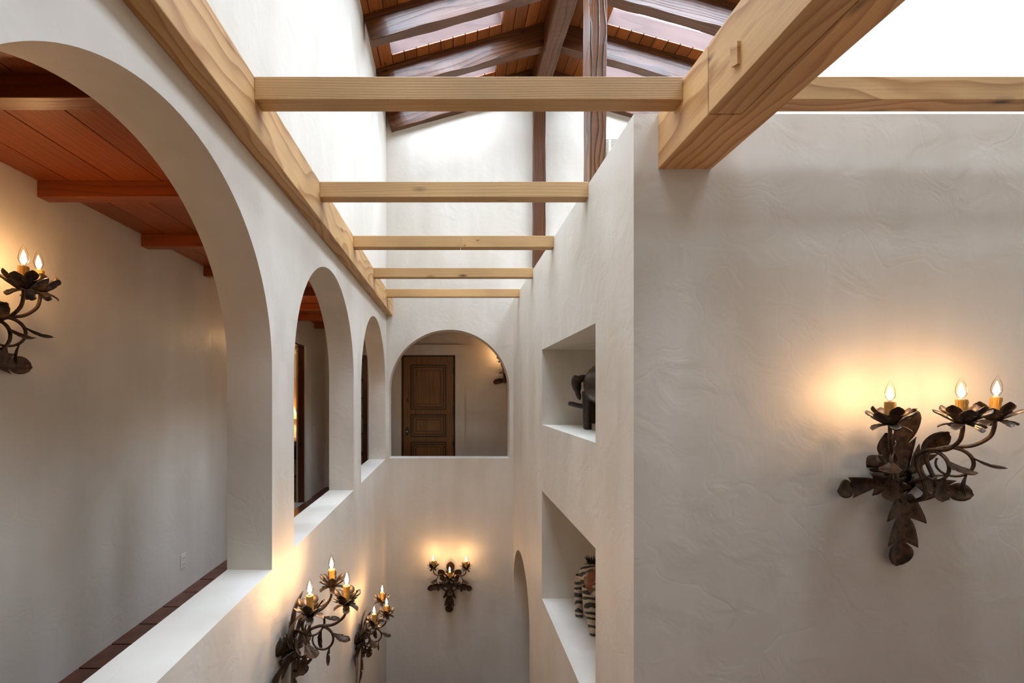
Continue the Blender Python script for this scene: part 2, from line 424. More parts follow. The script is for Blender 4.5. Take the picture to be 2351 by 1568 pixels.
# landing under the camera and the flight down
fl = struct(box('floor_landing', XL, XE, YB, 0.5, -0.2, -0.012, M['grout']))
fs_ = struct(box('floor_landing_side', XR, XE, 0.5, YN, -0.2, -0.012, M['grout']))
tiles(fs_, XR, XE, 0.5, YN)
tiles(fl, XL, XE, -0.56, 0.5)
struct(box('wall_stair_side', XR, XR + 0.15, 0.5, YN, ZLOW, -0.2, P))
struct(box('wall_stair_end', XL, XR, 0.35, 0.5, ZLOW, -0.2, P))
struct(box('floor', XL - 0.25, XE + 0.2, 0.3, D + 0.4, ZLOW - 0.2, ZLOW, M['tile']))
stair = empty('staircase', (-0.035, 0.503, ZLOW))
tag(stair, 'plastered flight of tiled steps going down between the two stairwell walls', 'staircase')
NS = 16
for k in range(NS):
    zt = -(k + 1) * (-ZLOW) / (NS + 1); y0 = 0.503 + k * 0.29
    box('step', XL + 0.003, XR - 0.003, y0, y0 + 0.29, ZLOW, zt - 0.02, P, stair)
    box('tread', XL + 0.003, XR - 0.003, y0 - (0.015 if k else 0), y0 + 0.29, zt - 0.02, zt, M['tile'], stair)
# room below, beyond the low arch
struct(box('wall_lower_side', XE, XE + 0.2, YN, D + 0.4, ZLOW, -0.3, P))
struct(box('wall_lower_far', XR + 0.81, XE, D + 0.25, D + 0.4, ZLOW, -0.16, P))
struct(box('ceiling_lower', XR + 0.81, XE, YN + 0.2, D + 0.25, -0.6, -0.45, P))

# ---- hall ceiling: wide red-brown boards on small beams
ceil = struct(box('ceiling_hall', XH, XL - 0.25, YB, YD, E + 1.18, E + 1.4, M['hall_ceiling']))
ceil2 = struct(box('ceiling_corridor', XL - 0.25, 2.8, D + 0.25, YD, E + 1.18, E + 1.4, M['hall_ceiling']))
edges = [XH, -2.085, -1.835, -1.585, -1.34, XL - 0.25]
for a, b in zip(edges[:-1], edges[1:]):
    o = timber('plank', ((a + b) / 2, YB, E + 1.171), ((a + b) / 2, YD, E + 1.171), b - a - 0.005, 0.018, M['hall_ceiling'], ceil, bev=0.002)
for k in range(4):
    x0 = XL - 0.25 + k * 1.01
    for j in range(4):
        y0 = D + 0.25 + j * 0.242
        timber('plank', (x0, y0 + 0.121, E + 1.171), (x0 + 1.01, y0 + 0.121, E + 1.171), 0.237, 0.018, M['hall_ceiling'], ceil2, bev=0.002)
for k in range(8):
    y = 1.656 + 0.833 * k + 0.0375
    if y > YD: break
    o = timber('ceiling_beam', (XH, y, E + 1.118), (XL - 0.25, y, E + 1.118), 0.075, 0.088, M['hall_ceiling'], bev=0.003)
    tag(o, ['red-brown beam under the boarded hall ceiling, crossing just above the hall wall sconce',
            'red-brown hall ceiling beam, next one after the beam above the hall sconce',
            'red-brown hall ceiling beam, second after the beam above the hall sconce',
            'red-brown hall ceiling beam above the pier between first and second arch',
            'red-brown hall ceiling beam seen in the top of the middle arch',
            'red-brown hall ceiling beam above the bedroom doorway in the hall',
            'red-brown hall ceiling beam beside the far jamb of the bedroom doorway',
            'red-brown hall ceiling beam close to the glazed door'][k], 'beam', 'hall ceiling beams')

# ------------------------------------------------------------------ roof: lining, boards, skylights, rafters, ridge, posts
RF = [6.86 - 0.863 * k for k in range(11)]           # rafter fronts
RW = 0.13
XS0, XS1 = -0.77, 0.64                               # skylight span on the arcade slope
bays = [(RF[k + 1] + RW + 0.08, RF[k] - 0.145) for k in range(8)]
def slope_frame(side):
    """local (s up the slope, Y, normal up); origin on the ridge line, s negative down the slope"""
    if side < 0: ex, ez = Vector((COSL, 0, SINL)), Vector((-SINL, 0, COSL))
    else: ex, ez = Vector((-COSL, 0, SINL)), Vector((SINL, 0, COSL))
    ey = ez.cross(ex)
    o = Vector((XRIDGE, 0, deck_z(XRIDGE)))
    return Matrix(((ex.x, ey.x, ez.x, o.x), (ex.y, ey.y, ez.y, o.y), (ex.z, ey.z, ez.z, o.z), (0, 0, 0, 1))), ey.y
S_EAVE = (XL - 0.25 - XRIDGE) / COSL
s0, s1 = (XS0 - XRIDGE) / COSL, (XS1 - XRIDGE) / COSL
wcount = 0
for side, nm in ((-1, 'ceiling'), (1, 'ceiling_slope')):
    fr, sy = slope_frame(side)
    holes = [rect(s0, s1, min(sy * a, sy * b), max(sy * a, sy * b)) for a, b in bays]
    ylo, yhi = sorted((sy * (YB - 0.2), sy * (D + 0.25)))
    se = S_EAVE if side < 0 else -(XE + 0.2 - XRIDGE) / COSL
    me = fill2d(rect(se, 0.0, ylo, yhi), holes, 0.185)
    me.transform(Matrix.Translation((0, 0, 0.021)))
    roof = link(nm, me, M['shaft'], None, fr); struct(roof)
    # boards running along the ridge
    bw = 0.163
    nb = 15
    def board(sa, sb, ya, yb):
        o = timber('plank', (0, 0, 0), (yb - ya, 0, 0), sb - sa - 0.010, 0.018, M['deck'], None, bev=0.0025)
        loc = Matrix.Translation(((sa + sb) / 2, sy * ya, 0.0105)) @ Matrix.Rotation(sy * PI / 2, 4, 'Z')
        o.parent = roof; o.matrix_local = loc
    hole_k0 = None
    se_in = (XL - XRIDGE) / COSL
    cuts = [se_in, se_in + 0.07]
    # boards aligned with the skylight edges
    c = s0 - bw
    cuts = [se_in, c, s0]
    nin = 9
    cuts += [s0 + (s1 - s0) * k / nin for k in range(1, nin + 1)]
    while cuts[-1] + bw < -0.02: cuts.append(cuts[-1] + bw)
    cuts.append(-0.01)
    for a, b in zip(cuts[:-1], cuts[1:]):
        if b - a < 0.012: continue
        if a < s0 - 0.001 or a > s1 - 0.001: board(a, b, 0.9, D)
        else:
            ys = [D]
            for (ya, yb) in bays[:6]: ys += [yb, ya]
            ys.append(bays[5][0] - 0.3)
            for q in range(0, len(ys), 2): board(a, b, ys[q + 1], ys[q])
    # skylights: frame and pane (the portal only guides sky sampling, it gives no light of its own) at the top of each shaft
    for (ya, yb) in bays:
        wcount += 1
        w = empty('window_%d' % wcount, (0, 0, 0)); struct(w)
        w.matrix_local = fr @ Matrix.Translation(((s0 + s1) / 2, sy * (ya + yb) / 2, 0.206))
        hw, hh = (s1 - s0) / 2, (yb - ya) / 2
        me = fill2d(rect(-hw - 0.07, hw + 0.07, -hh - 0.06, hh + 0.06), [rect(-hw, hw, -hh, hh)], 0.03)
        link('frame', me, M['shaft'], w)
        link('pane', boxmesh('pane', -hw, hw, -hh, hh, 0.012, 0.016), M['pane'], w)
        ld = bpy.data.lights.new('skylight_portal', 'AREA'); ld.shape = 'RECTANGLE'; ld.size = 2 * hw; ld.size_y = 2 * hh
        ld.cycles.is_portal = True
        lo = bpy.data.objects.new('skylight_portal', ld); COL.objects.link(lo); lo.parent = w; lo.matrix_local = Matrix.Translation((0, 0, 0.05))
    # rafters
    for k in range(8):
        y = RF[k] + RW / 2
        hperp = 0.318 * COSL
        a = fr @ Vector((se_in + 0.0, sy * y, -hperp / 2))
        b = fr @ Vector((-0.10, sy * y, -hperp / 2))
        o = timber('roof_rafter', a, b, RW - 0.01, hperp, M['dark_wood'], None, hew=0.011, bev=0.006, seed=k + side * 20)
        sl = 'slope above the arches' if side < 0 else 'slope above the plaster ledge'
        ordn = ['against the white gable wall', 'second from the white gable wall', 'third from the white gable wall', 'fourth from the gable wall',
                'fifth from the gable wall', 'sixth from the gable wall', 'seventh from the gable wall', 'eighth from the gable wall'][k]
        tag(o, 'dark hewn rafter %s, on the %s' % (ordn, sl), 'rafter', 'dark rafters')
o = timber('ridge_beam', (1.31, YB, E + 4.665), (1.31, D, E + 4.665), 0.215, 0.39, M['dark_wood'], hew=0.012, bev=0.008, seed=91)
tag(o, 'dark hewn ridge beam running along the peak of the roof', 'beam')
o = timber('timber_post', (1.31, D - 0.058, E + 1.38), (1.31, D - 0.058, E + 4.468), 0.182, 0.10, M['dark_wood'], hew=0.008, bev=0.006, seed=55)
tag(o, 'dark slim post standing against the white gable wall under the ridge', 'post')
o = timber('timber_post', (1.31, 4.2, E + 1.38), (1.31, 4.2, E + 4.468), 0.156, 0.2, M['post'], hew=0.009, bev=0.006, seed=77)
tag(o, 'dark heavily grained free-standing post behind the plaster ledge', 'post')

# ------------------------------------------------------------------ pale timber frame over the stairwell
o = timber('ledger_beam', (-0.951, YB, E + 1.322), (-0.951, D, E + 1.322), 0.098, 0.257, M['fir'], bev=0.005)
tag(o, 'long pale fir ledger beam fixed along the wall above the arches', 'beam')
JY = [2.087, 3.119, 4.18, 5.25, 6.30]
jl = ['pale fir joist running from the ledger to the big scarfed beam',
      'pale fir joist with a dark knot hole, ending at the top of the niche wall',
      'pale spliced fir joist with two square pegs, between ledger and niche wall',
      'plain pale fir joist, second from the far arched wall',
      'thin pale fir joist next to the far arched wall']
for k, y in enumerate(JY):
    x1 = 1.054 if k == 0 else XR
    if k == 2:
        r = empty('crossbeam', (0, y, E + 1.344)); tag(r, jl[k], 'beam', 'pale joists over the stairwell')
        timber('joist_length', (-0.902, y + 0.045, E + 1.397), (0.078, y + 0.045, E + 1.397), 0.09, 0.106, M['fir_fine'], r)
        timber('joist_length', (0.08, y + 0.045, E + 1.397), (x1, y + 0.045, E + 1.397), 0.09, 0.106, M['fir_fine'], r)
        for (px, pz) in ((0.115, 1.372), (0.235, 1.42)):
            box('peg', px - 0.012, px + 0.012, y - 0.004, y + 0.02, E + pz - 0.011, E + pz + 0.011, M['fir'], r)
    else:
        o = timber('crossbeam', (-0.902, y + 0.045, E + 1.397), (x1, y + 0.045, E + 1.397), 0.09, 0.106, M['fir_fine'], bev=0.003)
        tag(o, jl[k], 'beam', 'pale joists over the stairwell')
o = timber('crossbeam', (1.328, 2.132, E + 1.397), (XE, 2.132, E + 1.397), 0.09, 0.106, M['fir'], bev=0.003)
tag(o, 'pale fir joist with bold cathedral grain above the wide sconce wall', 'beam', 'pale joists over the stairwell')
# the heavy scarfed beam
bb = empty('scarfed_beam', (1.191, 0.6, E + 1.152)); tag(bb, 'massive pale fir beam with a stepped scarf joint and wedge, resting on the wall corner', 'beam')
YS = 1.886
bx0, bx1, bxm, bz0, bz1 = 1.054, 1.328, 1.192, E + 1.152, E + 1.439
me = fill2d([(bx0, YS), (bx0, YN), (bx1, YN), (bx1, YB), (bxm, YB), (bxm, YS)], [], bz1 - bz0)
RM = Matrix(((0, 1, 0, 0), (-1, 0, 0, 0), (0, 0, 1, 0), (0, 0, 0, 1)))   # make the grain run along local x
def along_y(me, parent, name, mat):
    me.transform(RM)
    o = link(name, me, mat, parent)
    o.matrix_local = Matrix.Translation(-parent.location) @ Matrix.Translation((0, 0, bz0)) @ RM.inverted()
    bevel(o, 0.004); return o
along_y(me, bb, 'beam_length', M['fir'])
me = fill2d(rect(bx0 - 0.002, bxm - 0.005, YB, YS - 0.009), [], bz1 - bz0 + 0.002)
me.transform(Matrix.Translation((0, 0, -0.002)))
along_y(me, bb, 'scarf_piece', M['fir'])
wv = [(0, -0.022, 0.04), (0, 0.022, 0.044), (0, 0.016, -0.03), (0, -0.022, -0.044)]
V = [(x + dx, y, z) for dx in (-0.012, 0.05) for (x, y, z) in wv]
me = mesh('wedge', V, [(0, 1, 2, 3), (7, 6, 5, 4), (0, 4, 5, 1), (1, 5, 6, 2), (2, 6, 7, 3), (3, 7, 4, 0)])
o = link('wedge', me, M['fir'], bb); o.location = Vector((bx0 - 0.002, 1.69, E + 1.249)) - bb.location

# ------------------------------------------------------------------ niches: backs are the lining; small downlight
dl = empty('downlight', (1.297, 4.22, E + 0.46)); tag(dl, 'small recessed downlight in the ceiling of the upper niche', 'downlight')
link('trim_ring', lathe('trim_ring', [(0.022, -0.001), (0.042, -0.004), (0.045, 0.0)], 28, False), M['ivory'], dl)
link('lens', lathe('lens', [(0.0005, -0.0005), (0.023, -0.0008), (0.023, 0)], 28, False), M['white'], dl)

# ------------------------------------------------------------------ doors and trims in the corridor
def panelled_door(name, x0, x1, ztop, y):
    root = empty(name, ((x0 + x1) / 2, y, 0)); struct(root)
    leaf = timber('door_leaf', ((x0 + x1) / 2, y + 0.035, 0.008), ((x0 + x1) / 2, y + 0.035, ztop - 0.004), x1 - x0 - 0.012, 0.04, M['door_wood'], root, bev=0.002)
    w = x1 - x0
    pl, pr = x0 + 0.135, x1 - 0.135
    for (d0, d1) in ((0.15, 0.955), (1.035, 1.44), (1.525, 2.16)):
        za, zb = ztop - d1, ztop - d0
        for off_, h_, wd, mt in ((0.0, 0.014, 0.022, 'door_dark'), (0.022, 0.009, 0.02, 'door_wood'), (0.042, 0.014, 0.014, 'door_dark'), (0.096, 0.009, 0.008, 'door_dark')):
            me = fill2d(rect(pl + off_, pr - off_, za + off_, zb - off_), [rect(pl + off_ + wd, pr - off_ - wd, za + off_ + wd, zb - off_ - wd)], h_)
            me.transform(Matrix(((1, 0, 0, 0), (0, 0, -1, 0), (0, 1, 0, 0), (0, 0, 0, 1))))
            o = link('moulding', me, M[mt], root); o.location = Vector((0, y + 0.015, 0)) - root.location; bevel(o, 0.003)
        timber('panel', ((pl + pr) / 2, y + 0.012, za + 0.104), ((pl + pr) / 2, y + 0.012, zb - 0.104), pr - pl - 0.208, 0.008, M['door_wood'], root, bev=0.003)
    # knob with oval rose, three hinges
    kx, kz = x0 + 0.075, ztop - 1.345
    rose = link('rose', lathe('rose', [(0.001, 0.012), (0.03, 0.012), (0.034, 0.006), (0.036, 0)], 24), M['brass'], root, smooth=0.6)
    rose.matrix_local = Matrix.Translation(Vector((kx, y + 0.014, kz)) - root.location) @ Matrix.Rotation(PI / 2, 4, 'X') @ Matrix.Diagonal((1, 2.1, 1, 1))
    kn = link('knob', lathe('knob', [(0.009, 0), (0.009, 0.025), (0.02, 0.032), (0.027, 0.045), (0.024, 0.058), (0.012, 0.066), (0.001, 0.067)], 20), M['steel'], root, smooth=0.8)
    kn.matrix_local = Matrix.Translation(Vector((kx, y + 0.004, kz)) - root.location) @ Matrix.Rotation(PI / 2, 4, 'X')
    for hz in (ztop - 0.27, ztop - 0.95, ztop - 1.6):
        box('hinge', x1 - 0.016, x1 + 0.004, y + 0.0, y + 0.02, hz - 0.06, hz + 0.06, M['black'], root)
    for (a, b) in ((x0 - 0.024, x0 - 0.004), (x1 + 0.004, x1 + 0.024)):
        box('jamb', a, b, y + 0.005, y + 0.155, 0, ztop + 0.0, M['door_dark'], root)
    box('jamb', x0 - 0.024, x1 + 0.024, y + 0.005, y + 0.155, ztop, ztop + 0.02, M['door_dark'], root)
    return root
panelled_door('door_1', -0.879, 0.031, DZ, YD)
def casing(name, a0, a1, ia0, ia1, top, itop, frame, th=0.03):
    o = plate(name, [(a0, 0), (ia0, 0), (ia0, itop), (ia1, itop), (ia1, 0), (a1, 0), (a1, top), (a0, top)], [], th, frame, P, 0.006)
    return struct(o)
casing('trim_1', -1.075, 0.226, -0.905, 0.057, E + 0.879, DZ + 0.02, ('Y', YD - 0.045), 0.045)
# glazed door at the end of the hall
gd = empty('door_2', (-1.857, YD, 0)); struct(gd)
gx0, gx1 = -2.195, -1.52
stile = 0.075
for (a, b) in ((gx0, gx0 + stile), (gx1 - stile, gx1)):
    timber('stile', ((a + b) / 2, YD + 0.04, 0.01), ((a + b) / 2, YD + 0.04, DZ), stile, 0.045, M['jamb'], gd)
zb0, zb1 = 0.62, DZ - 0.1
for (za, zb) in ((0.01, 0.15), (zb0 - 0.08, zb0), (zb1, DZ)):
    timber('rail', (gx0 + stile, YD + 0.04, (za + zb) / 2), (gx1 - stile, YD + 0.04, (za + zb) / 2), 0.045, zb - za, M['jamb'], gd)
timber('panel', ((gx0 + gx1) / 2, YD + 0.045, 0.15), ((gx0 + gx1) / 2, YD + 0.045, zb0 - 0.08), gx1 - gx0 - 2 * stile, 0.02, M['door_wood'], gd)
rows, cols = 5, 4
gw, gh = (gx1 - gx0 - 2 * stile) / cols, (zb1 - zb0) / rows
for i in range(1, cols):
    x = gx0 + stile + i * gw
    timber('glazing_bar', (x, YD + 0.04, zb0), (x, YD + 0.04, zb1), 0.02, 0.03, M['jamb'], gd, bev=0.002)
for j in range(1, rows):
    z = zb0 + j * gh
    timber('glazing_bar', (gx0 + stile, YD + 0.04, z), (gx1 - stile, YD + 0.04, z), 0.032, 0.02, M['jamb'], gd, bev=0.002)
for i in range(cols):
    for j in range(rows):
        box('pane', gx0 + stile + i * gw, gx0 + stile + (i + 1) * gw, YD + 0.042, YD + 0.046, zb0 + j * gh, zb0 + (j + 1) * gh, M['pane'], gd)
box('lever', gx1 - 0.05, gx1 - 0.028, YD - 0.02, YD + 0.015, 1.0, 1.12, M['black'], gd)
cv = [(gx0 + (gx1 - gx0) * k / 60, YD + 0.115 + 0.012 * math.sin(k * 1.1)) for k in range(61)]
Vc = [(x, y, z) for (x, y) in cv for z in (0.05, DZ - 0.02)]
cur = link('door_curtain', mesh('door_curtain', Vc, [(2 * k, 2 * k + 2, 2 * k + 3, 2 * k + 1) for k in range(60)]), M['linen'], gd)
cur.location = -gd.location; cur.modifiers.new('s', 'SOLIDIFY').thickness = 0.003
struct(box('wall_closet', -2.26, 2.8, YD + 0.16, YD + 0.22, -0.2, E + 1.4, P))
# bedroom doorway in the hall wall
casing('trim_2', 5.8, 7.28, 6.08, 7.0, E + 0.88, E + 0.74, ('X', XH), 0.025)
jb = empty('door_frame', (XH - 0.09, 6.54, 0)); tag(jb, 'dark mahogany frame lining the bedroom doorway off the hall', 'door frame')
for (y0, y1) in ((6.08, 6.1), (6.98, 7.0)):
    timber('jamb', (XH - 0.045, (y0 + y1) / 2, 0), (XH - 0.045, (y0 + y1) / 2, E + 0.72), 0.09, 0.02, M['jamb'], jb)
timber('head', (XH - 0.045, 6.08, E + 0.73), (XH - 0.045, 7.0, E + 0.73), 0.09, 0.02, M['jamb'], jb)
for z in (1.02, 0.86): box('strike_plate', XH - 0.06, XH - 0.035, 6.974, 6.982, z, z + 0.06, M['brass'], jb)
# bedroom shell and the few things seen through the doorway
BX = -5.4
struct(box('floor_bedroom', BX, XH - TH, 4.5, 10.8, -0.16, -0.006, M['carpet']))
struct(box('floor_threshold', XH - TH, XH, 6.08, 7.0, -0.16, -0.004, M['carpet']))
struct(box('ceiling_bedroom', BX, XH - TH, 4.5, 10.8, E + 0.95, E + 1.1, P))
struct(box('wall_bedroom_side', BX - 0.15, BX, 4.5, 10.8, -0.16, E + 1.1, P))
struct(box('wall_bedroom_far', BX - 0.15, XH, 10.8, 10.95, -0.16, E + 1.1, P))
struct(box('wall_bedroom_near', BX - 0.15, XH - TH, 4.35, 4.5, -0.16, E + 1.1, P))
# bed
bed = empty('bed', (-3.76, 9.35, 0)); tag(bed, 'bed with cream mattress and dark green blanket seen through the hall doorway', 'bed')
box('bed_base', -4.6, -2.94, 8.77, 9.93, 0.08, 0.34, M['linen'], bed, 0.02)
box('mattress', -4.6, -2.95, 8.78, 9.92, 0.34, 0.56, M['linen'], bed, 0.05)
box('blanket', -4.1, -2.91, 8.74, 9.96, 0.40, 0.66, M['green'], bed, 0.02)
box('pillow', -4.55, -4.15, 8.9, 9.8, 0.56, 0.70, M['linen'], bed, 0.05)
box('headboard', -4.72, -4.62, 8.72, 9.98, 0.0, 1.05, M['jamb'], bed, 0.02)
for x in (-4.55, -3.05):
    for y in (8.8, 9.8): box('leg', x, x + 0.07, y, y + 0.07, -0.006, 0.08, M['jamb'], bed)
cu_ = box('floor_cushion', -3.04, -2.90, 8.42, 8.66, 0.004, 0.085, M['amber_cloth'], None, 0.03)
tag(cu_, 'small amber cushion lying on the rug beside the bed', 'cushion')
rg = box('rug', -3.2, -2.5, 7.2, 8.7, -0.006, 0.004, M['rug'], None, 0.002); tag(rg, 'mottled grey rug on the bedroom carpet', 'rug')
ns = empty('nightstand', (-3.7, 10.35, 0)); tag(ns, 'small dark nightstand under the lit bedroom lamp', 'nightstand')
box('top', -3.95, -3.45, 10.1, 10.6, 0.6, 0.64, M['jamb'], ns, 0.005)
box('drawer', -3.92, -3.48, 10.13, 10.58, 0.40, 0.6, M['jamb'], ns, 0.003)
for x in (-3.92, -3.52):
    for y in (10.13, 10.54): box('leg', x, x + 0.04, y, y + 0.04, -0.006, 0.40, M['jamb'], ns)
lp = empty('table_lamp', (-3.70, 10.33, 0.64)); tag(lp, 'lit table lamp with cone-shaped yellow shade in the bedroom', 'lamp')
link('lamp_base', lathe('lamp_base', [(0.08, 0), (0.085, 0.02), (0.05, 0.05), (0.085, 0.16), (0.08, 0.26), (0.03, 0.34), (0.015, 0.38), (0.012, 0.5)], 24), M['linen'], lp, smooth=0.7)
link('lamp_shade', lathe('lamp_shade', [(0.21, 0.46), (0.10, 0.80)], 32, False), M['lampshade'], lp, smooth=0.7)
lb = bpy.data.lights.new('lamp_bulb', 'POINT'); lb.energy = 30; lb.color = (1, 0.62, 0.28); lb.shadow_soft_size = 0.04
lo = bpy.data.objects.new('lamp_bulb', lb); COL.objects.link(lo); lo.parent = lp; lo.location = (0, 0, 0.62)

# outlet and light switch on the hall wall
ol = empty('power_outlet', (XH, 3.84, 0.19)); tag(ol, 'ivory power outlet low on the hall wall above the tiles', 'outlet')
box('cover_plate', XH, XH + 0.006, 3.803, 3.877, 0.19, 0.31, M['ivory'], ol, 0.002)
for z in (0.205, 0.255):
    box('socket', XH + 0.006, XH + 0.009, 3.822, 3.858, z, z + 0.035, M['ivory'], ol)
    for yy in (3.831, 3.847): box('slot', XH + 0.009, XH + 0.0095, yy, yy + 0.003, z + 0.013, z + 0.026, M['black'], ol)
sw = empty('light_switch', (XH, 7.46, 0.99)); tag(sw, 'ivory light switch on the hall wall beside the bedroom doorway', 'switch')
box('cover_plate', XH, XH + 0.006, 7.425, 7.495, 0.99, 1.11, M['ivory'], sw, 0.002)
box('rocker', XH + 0.006, XH + 0.011, 7.445, 7.475, 1.02, 1.08, M['ivory'], sw)
# louvred vent high on the gable
vt = empty('wall_vent', (2.55, D, E + 3.42)); tag(vt, 'white louvred vent grille high on the gable wall', 'vent')
for (xa, xb) in ((2.20, 2.375), (2.41, 2.9)):
    Vv, Fv = [], []
    for k in range(22):
        z = E + 3.45 + k * 0.0185; b0 = len(Vv)
        for x in (xa, xb):
            Vv += [(x, D - 0.018, z), (x, D - 0.003, z + 0.014), (x, D - 0.003, z + 0.018), (x, D - 0.018, z + 0.004)]
        Fv += [(b0, b0 + 1, b0 + 2, b0 + 3), (b0 + 7, b0 + 6, b0 + 5, b0 + 4)] + [(b0 + q, b0 + 4 + q, b0 + 4 + (q + 1) % 4, b0 + (q + 1) % 4) for q in range(4)]
    o = link('louvre', mesh('louvre', Vv, Fv), M['ivory'], vt); o.location = -vt.location
me = fill2d(rect(2.16, 2.94, E + 3.41, E + 3.885), [rect(2.20, 2.375, E + 3.45, E + 3.865), rect(2.41, 2.9, E + 3.45, E + 3.865)], 0.02)
me.transform(Matrix(((1, 0, 0, 0), (0, 0, 1, D - 0.02), (0, 1, 0, 0), (0, 0, 0, 1))))
o = link('frame', me, M['white'], vt); o.location = -vt.location

# ------------------------------------------------------------------ iron wall sconces
def leaf_mesh(name, L, W, lobes, taper=0.5, curl=0.0, cup=0.25, depth=0.5, wave=0.0, base=0.35, nv=6, th=0.0016, tip=0.12):
    ts = []
    for k in range(lobes):
        for q in (0.0, 0.12, 0.25, 0.38, 0.5, 0.62, 0.72, 0.8, 0.88, 0.97): ts.append((k + q) / lobes)
    ts.append(1.0)
    V, Fc = [], []
    y = z = 0.0; last = 0.0
    rows_ = []
    for t in ts:
        dt = (t - last) * L; last = t
        th_ = curl * t * t
        y += math.sin(th_) * dt; z += math.cos(th_) * dt
        ph = (t * lobes) % 1.0 if t < 1 else 1.0
        env = (1 - taper * t) * min(1.0, base + (1 - base) * t * lobes / 0.6)
        if t * lobes < lobes - 1:
            lob = (1 - depth) + depth * min(ph / 0.78, 1.0) ** 0.75
            if ph > 0.8: lob = 1 - depth * min(1.0, (ph - 0.8) / 0.16)
        else:
            lob = (1 - depth) + depth * math.sin(PI * min(ph, 1) ** 0.8)
            if ph > 0.6: lob *= 1 - 0.75 * ((ph - 0.6) / 0.4) ** 1.5
        w = W * env * lob
        if t >= 1: w = W * tip
        rows_.append((t, y, z, th_, w, ph))
    for (t, y, z, th_, w, ph) in rows_:
        ny, nz = math.cos(th_), -math.sin(th_)
        for j in range(nv + 1):
            v = -1 + 2 * j / nv
            lift = cup * w * (abs(v) ** 1.3) + wave * math.sin(t * 9 + v * 2) * w - 0.06 * w * (abs(v) < 0.1)
            sweep = abs(v) ** 2.2 * (0.34 * L / lobes) * max(0.0, min(1.0, ph / 0.75)) * (0.0 if t > 0.97 else (1.0 if ph < 0.8 else max(0.0, 1 - (ph - 0.8) / 0.16))) * (1.0 if t * lobes < lobes - 1 else 0.3)
            V.append((v * w, y + ny * lift + math.sin(th_) * sweep, z + nz * lift + math.cos(th_) * sweep))
    for i in range(len(rows_) - 1):
        for j in range(nv):
            a = i * (nv + 1) + j
            Fc.append((a, a + 1, a + nv + 2, a + nv + 1))
    me = mesh(name, V, Fc)
    me.materials.append(M['iron'])
    for p in me.polygons: p.use_smooth = True
    me.set_sharp_from_angle(angle=0.9)
    return me
LM = {
 'drop': leaf_mesh('drop_leaf', 0.375, 0.118, 3, taper=0.6, curl=0.12, cup=-0.28, depth=0.62, base=0.8, tip=0.06, nv=8),
 'crest': leaf_mesh('crest_leaf', 0.37, 0.066, 2, taper=0.1, curl=0.7, cup=0.2, depth=0.5, base=0.6, tip=0.25),
 'upper': leaf_mesh('upper_leaf', 0.27, 0.056, 2, taper=0.1, curl=0.8, cup=0.3, depth=0.55, tip=0.15),
 'side': leaf_mesh('side_leaf', 0.32, 0.068, 3, taper=0.4, curl=0.9, cup=0.35, depth=0.55, wave=0.15, tip=0.06),
 'apron': leaf_mesh('apron_leaf', 0.18, 0.062, 2, taper=0.2, curl=-0.5, cup=-0.35, depth=0.55, wave=0.12, tip=0.08),
 'small': leaf_mesh('small_leaf', 0.13, 0.040, 2, taper=0.25, curl=1.0, cup=0.35, depth=0.55, tip=0.08),
}
PET = leaf_mesh('petal', 0.088, 0.027, 2, taper=0.15, curl=0.45, cup=0.4, depth=0.4, base=0.5, tip=0.3, nv=4)
SEP = leaf_mesh('sepal', 0.072, 0.024, 3, taper=0.2, curl=0.55, cup=-0.35, depth=0.3, base=0.5, tip=0.3, nv=4)
SEP.materials.clear(); SEP.materials.append(M['petal'])
PETM = PET.copy(); PETM.materials.clear(); PETM.materials.append(M['petal'])
# wax candle sleeve with drips
def candle_mesh():
    seg, hgt = 24, 0.1
    prof = [(0.019, 0.0), (0.0195, 0.03), (0.019, 0.06), (0.0195, 0.09), (0.0205, hgt - 0.004), (0.0195, hgt), (0.013, hgt - 0.001), (0.010, hgt - 0.004)]
    me = lathe('candle', prof, seg)
    rng = random.Random(3); V = [v.co.copy() for v in me.vertices]; Fc = [tuple(p.vertices) for p in me.polygons]
    for k in range(6):
        an = k * 1.05 + rng.random() * 0.5; ln = rng.uniform(0.015, 0.045)
        pts = [(math.cos(an) * 0.0198, math.sin(an) * 0.0198, hgt - 0.003 - ln * q) for q in (0, 0.33, 0.66, 0.9, 1.0)]
        v, f = tube('d', pts, [0.0016, 0.0014, 0.0016, 0.0024, 0.0012], 6)
        b = len(V); V += v; Fc += [tuple(i + b for i in q) for q in f]
    me2 = mesh('candle', V, Fc); me2.materials.append(M['wax'])
    for p in me2.polygons: p.use_smooth = True
    me2.set_sharp_from_angle(angle=0.8); return me2
CND = candle_mesh()
BLB = lathe('bulb', [(0.008, 0), (0.0095, 0.008), (0.0158, 0.018), (0.0188, 0.030), (0.0186, 0.044), (0.0155, 0.061), (0.0105, 0.076), (0.0055, 0.088), (0.0022, 0.097), (0.0003, 0.101)], 20)
BLB.materials.append(M['bulb'])
for p in BLB.polygons: p.use_smooth = True
FIL = lathe('filament', [(0.004, 0.008), (0.0115, 0.026), (0.0085, 0.046), (0.0008, 0.072)], 8)
FIL.materials.append(M['filament'])
for p in FIL.polygons: p.use_smooth = True
SOC = lathe('socket', [(0.011, -0.006), (0.0095, 0.0), (0.0095, 0.006)], 14); SOC.materials.append(M['ivory'])
BOB = lathe('bobeche', [(0.006, -0.006), (0.014, -0.004), (0.026, 0.006), (0.028, 0.010), (0.024, 0.009), (0.001, 0.004)], 20); BOB.materials.append(M['iron'])

